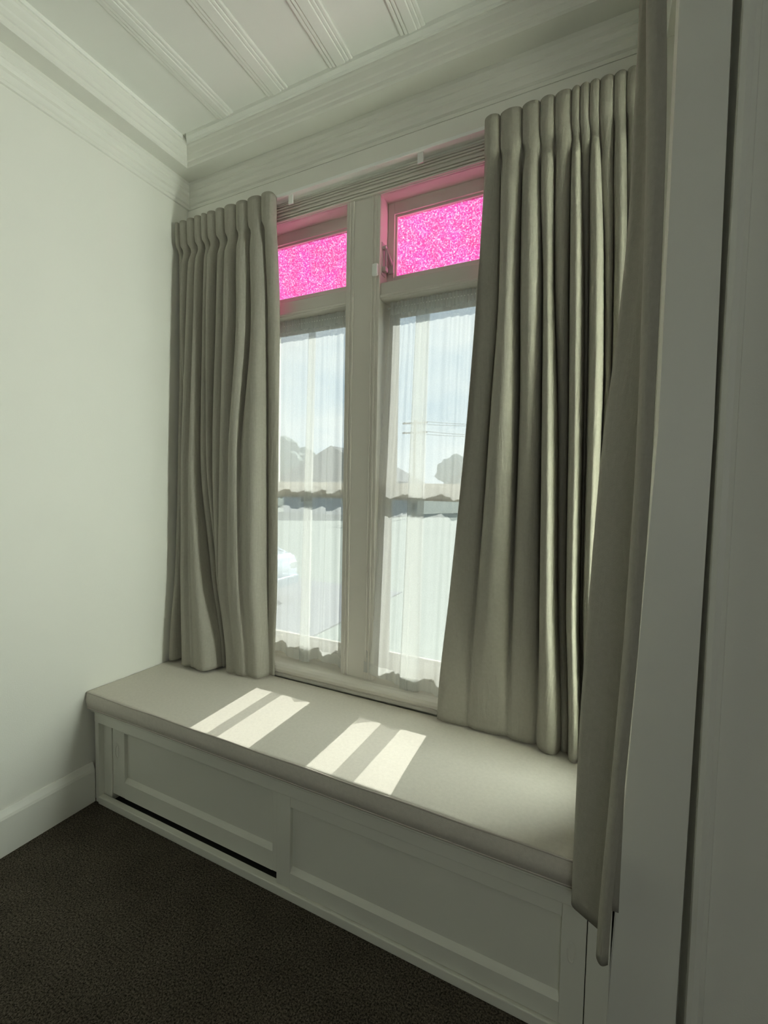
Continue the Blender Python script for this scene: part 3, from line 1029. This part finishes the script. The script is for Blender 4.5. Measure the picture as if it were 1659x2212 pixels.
lows = [bm.verts.new((g[k].co.x, g[k].co.y + (0.001 if k[1] == 0 else 0), CZ0)) for k in ringc]
for q in range(len(ringc)):
    p = (q + 1) % len(ringc)
    bm.faces.new((g[ringc[q]], mids[q], mids[p], g[ringc[p]]))
    bm.faces.new((mids[q], lows[q], lows[p], mids[p]))
bm.faces.new(lows)
bm_obj('cushion_body', bm, 'cushion', cush, True)
zp = CZ0 + (CZ1 - CZ0) * 0.92
tube('piping', [(CX0 + 0.001, CY1, zp), (CX0 + 0.001, CY0, zp + 0.001)] + [(CX0 + (CX1 - CX0) * i / 40, CY0 + 0.001, zp + 0.002 + 0.001 * math.sin(i * 0.9)) for i in range(41)], 0.0030, 'piping', cush)
tube('piping', [(CX0 + (CX1 - CX0) * i / 40, CY0 + 0.002, CZ0 + 0.004) for i in range(41)], 0.0028, 'piping', cush)

# ------------------------------------------------------------------ outside the window
GZ = -1.05
tag(box('lawn', -60, 60, 0.2, 130, GZ - 0.3, GZ, 'grass'), 'green front lawn outside', kind='structure')
tag(box('driveway', -12.0, -2.2, 3.4, 8.0, GZ, GZ + 0.02, 'asphalt'), 'grey driveway outside the window', kind='structure')


def blob_tree(name, x, y, r, h, label, seed, group):
    rnd = random.Random(seed)
    root = tag(empty(name, (x, y, GZ)), label, 'tree', group)
    tube('trunk', [(x, y, GZ), (x + 0.1, y, GZ + h * 0.35), (x, y, GZ + h * 0.6)], [0.22, 0.17, 0.1], 'bark', root)
    bm = bmesh.new()
    for _ in range(16):
        a, rr = rnd.uniform(0, 6.28), rnd.uniform(0, r * 0.75)
        zz = GZ + h * rnd.uniform(0.42, 0.9)
        k = bmesh.ops.create_icosphere(bm, subdivisions=3, radius=r * rnd.uniform(0.28, 0.5))
        for v in k['verts']:
            n = v.co.normalized()
            v.co *= 1 + 0.16 * math.sin(n.x * 9 + seed) * math.sin(n.y * 11) + 0.1 * math.sin(n.z * 13 + n.x * 7) + rnd.uniform(-0.07, 0.07)
            v.co += Vector((x + rr * math.cos(a), y + rr * math.sin(a), zz))
    bm_obj('crown', bm, 'leaf', root)
    return root


blob_tree('tree', -36, 44, 6, 7.0, 'broad grey tree at the left edge of the left net', 1, 'trees beyond the lawn')
blob_tree('tree', -11.0, 46, 3.2, 6.0, 'rounded tree seen through the right net beside the curtain', 3, 'trees beyond the lawn')
# neighbouring house with gabled iron roof
hs = tag(empty('house', (-20, 36, GZ)), 'grey neighbouring house with a gabled roof', 'house')
box('walls', -25.5, -14.5, 33, 40, GZ, GZ + 3.2, 'house', hs)
bm = bmesh.new()
hp = [(-26.2, GZ + 3.1), (-20.0, GZ + 6.2), (-13.8, GZ + 3.1)]
fr = [bm.verts.new((x, 32.6, z)) for x, z in hp]
bk = [bm.verts.new((x, 40.4, z)) for x, z in hp]
bm.faces.new(fr)
bm.faces.new(bk[::-1])
for i in range(3):
    j = (i + 1) % 3
    bm.faces.new((fr[i], bk[i], bk[j], fr[j]))
bm_obj('roof', bm, 'roof', hs)
for xx in (-23.5, -19.0, -16.5):
    wf = box('window', xx, xx + 1.3, 32.93, 33.0, GZ + 1.0, GZ + 2.3, 'sash', hs)
    box('pane', xx + 0.1, xx + 1.2, 32.91, 32.94, GZ + 1.1, GZ + 2.2, 'car_glass', wf)

# parked car, only its tail shows through the left net
car = tag(empty('car', (-6.2, 5.4, GZ)), 'pale blue grey parked car, seen through the left net', 'car')
side = [(-8.30, 0.30), (-8.35, 0.62), (-8.10, 0.82), (-7.10, 0.93), (-6.40, 1.36), (-5.20, 1.40), (-4.55, 1.02), (-4.12, 0.98), (-4.00, 0.86), (-3.98, 0.40), (-4.15, 0.27), (-8.10, 0.24)]
bm = bmesh.new()
A = [bm.verts.new((x, 4.75, GZ + z + 0.02)) for x, z in side]
B = [bm.verts.new((x, 6.35, GZ + z + 0.02)) for x, z in side]
bm.faces.new(A)
bm.faces.new(B[::-1])
for i in range(len(side)):
    j = (i + 1) % len(side)
    bm.faces.new((A[i], B[i], B[j], A[j]))
bmesh.ops.bevel(bm, geom=list(bm.edges), offset=0.05, segments=3, affect='EDGES', clamp_overlap=True)
bm_obj('car_body', bm, 'car', car, True)
for (yy, sgn) in ((4.745, 1), (6.355, -1)):
    bm = bmesh.new()
    q = [(-6.95, 0.95), (-6.32, 1.30), (-5.25, 1.33), (-4.72, 1.02)]
    vv = [bm.verts.new((x, yy, GZ + z + 0.02)) for x, z in q] + [bm.verts.new((x, yy + 0.02 * sgn, GZ + z + 0.02)) for x, z in q]
    bm.faces.new(vv[:4])
    bm.faces.new(vv[4:][::-1])
    for i in range(4):
        j = (i + 1) % 4
        bm.faces.new((vv[i], vv[4 + i], vv[4 + j], vv[j]))
    bm_obj('side_window', bm, 'car_glass', car)
for xx in (-7.45, -4.85):
    for yy in (4.74, 6.18):
        bm = bmesh.new()
        bmesh.ops.create_cone(bm, segments=24, radius1=0.31, radius2=0.31, depth=0.19, cap_ends=True, matrix=Matrix.Translation((xx, yy + 0.09, GZ + 0.33)) @ Matrix.Rotation(math.pi / 2, 4, 'X'))
        w = bm_obj('wheel', bm, 'tyre', car)
        bm = bmesh.new()
        bmesh.ops.create_cone(bm, segments=20, radius1=0.2, radius2=0.16, depth=0.205, cap_ends=True, matrix=Matrix.Translation((xx, yy + 0.09, GZ + 0.33)) @ Matrix.Rotation(math.pi / 2, 4, 'X'))
        bm_obj('hub', bm, 'chrome', w)
box('tail_light', -4.00, -3.96, 4.82, 5.05, GZ + 0.70, GZ + 0.84, 'plastic', car, 0.01)
box('tail_light', -4.00, -3.96, 6.05, 6.28, GZ + 0.70, GZ + 0.84, 'plastic', car, 0.01)
box('bumper', -4.06, -3.92, 4.80, 6.30, GZ + 0.36, GZ + 0.56, 'car', car, 0.03)

# power pole with cross arms and wires
pole = tag(empty('power_pole', (-12.3, 33.5, GZ)), 'power pole with cross arms, seen through the right net', 'pole')
tube('post', [(-12.3, 33.5, GZ), (-12.3, 33.5, GZ + 8.2)], 0.13, 'bark', pole)
for zz in (7.9, 7.1):
    box('cross_arm', -13.4, -11.2, 33.4, 33.5, GZ + zz, GZ + zz + 0.12, 'bark', pole)
for zz in (8.0, 7.2):
    for dx in (-1.0, 0.9):
        tube('wire', [(-12.3 + dx + 16 * t, 33.45 - 3 * t, GZ + zz + 0.05 - 2.0 * t * (1.3 - t)) for t in [i / 12 for i in range(13)]], 0.018, 'wire', pole, 5)
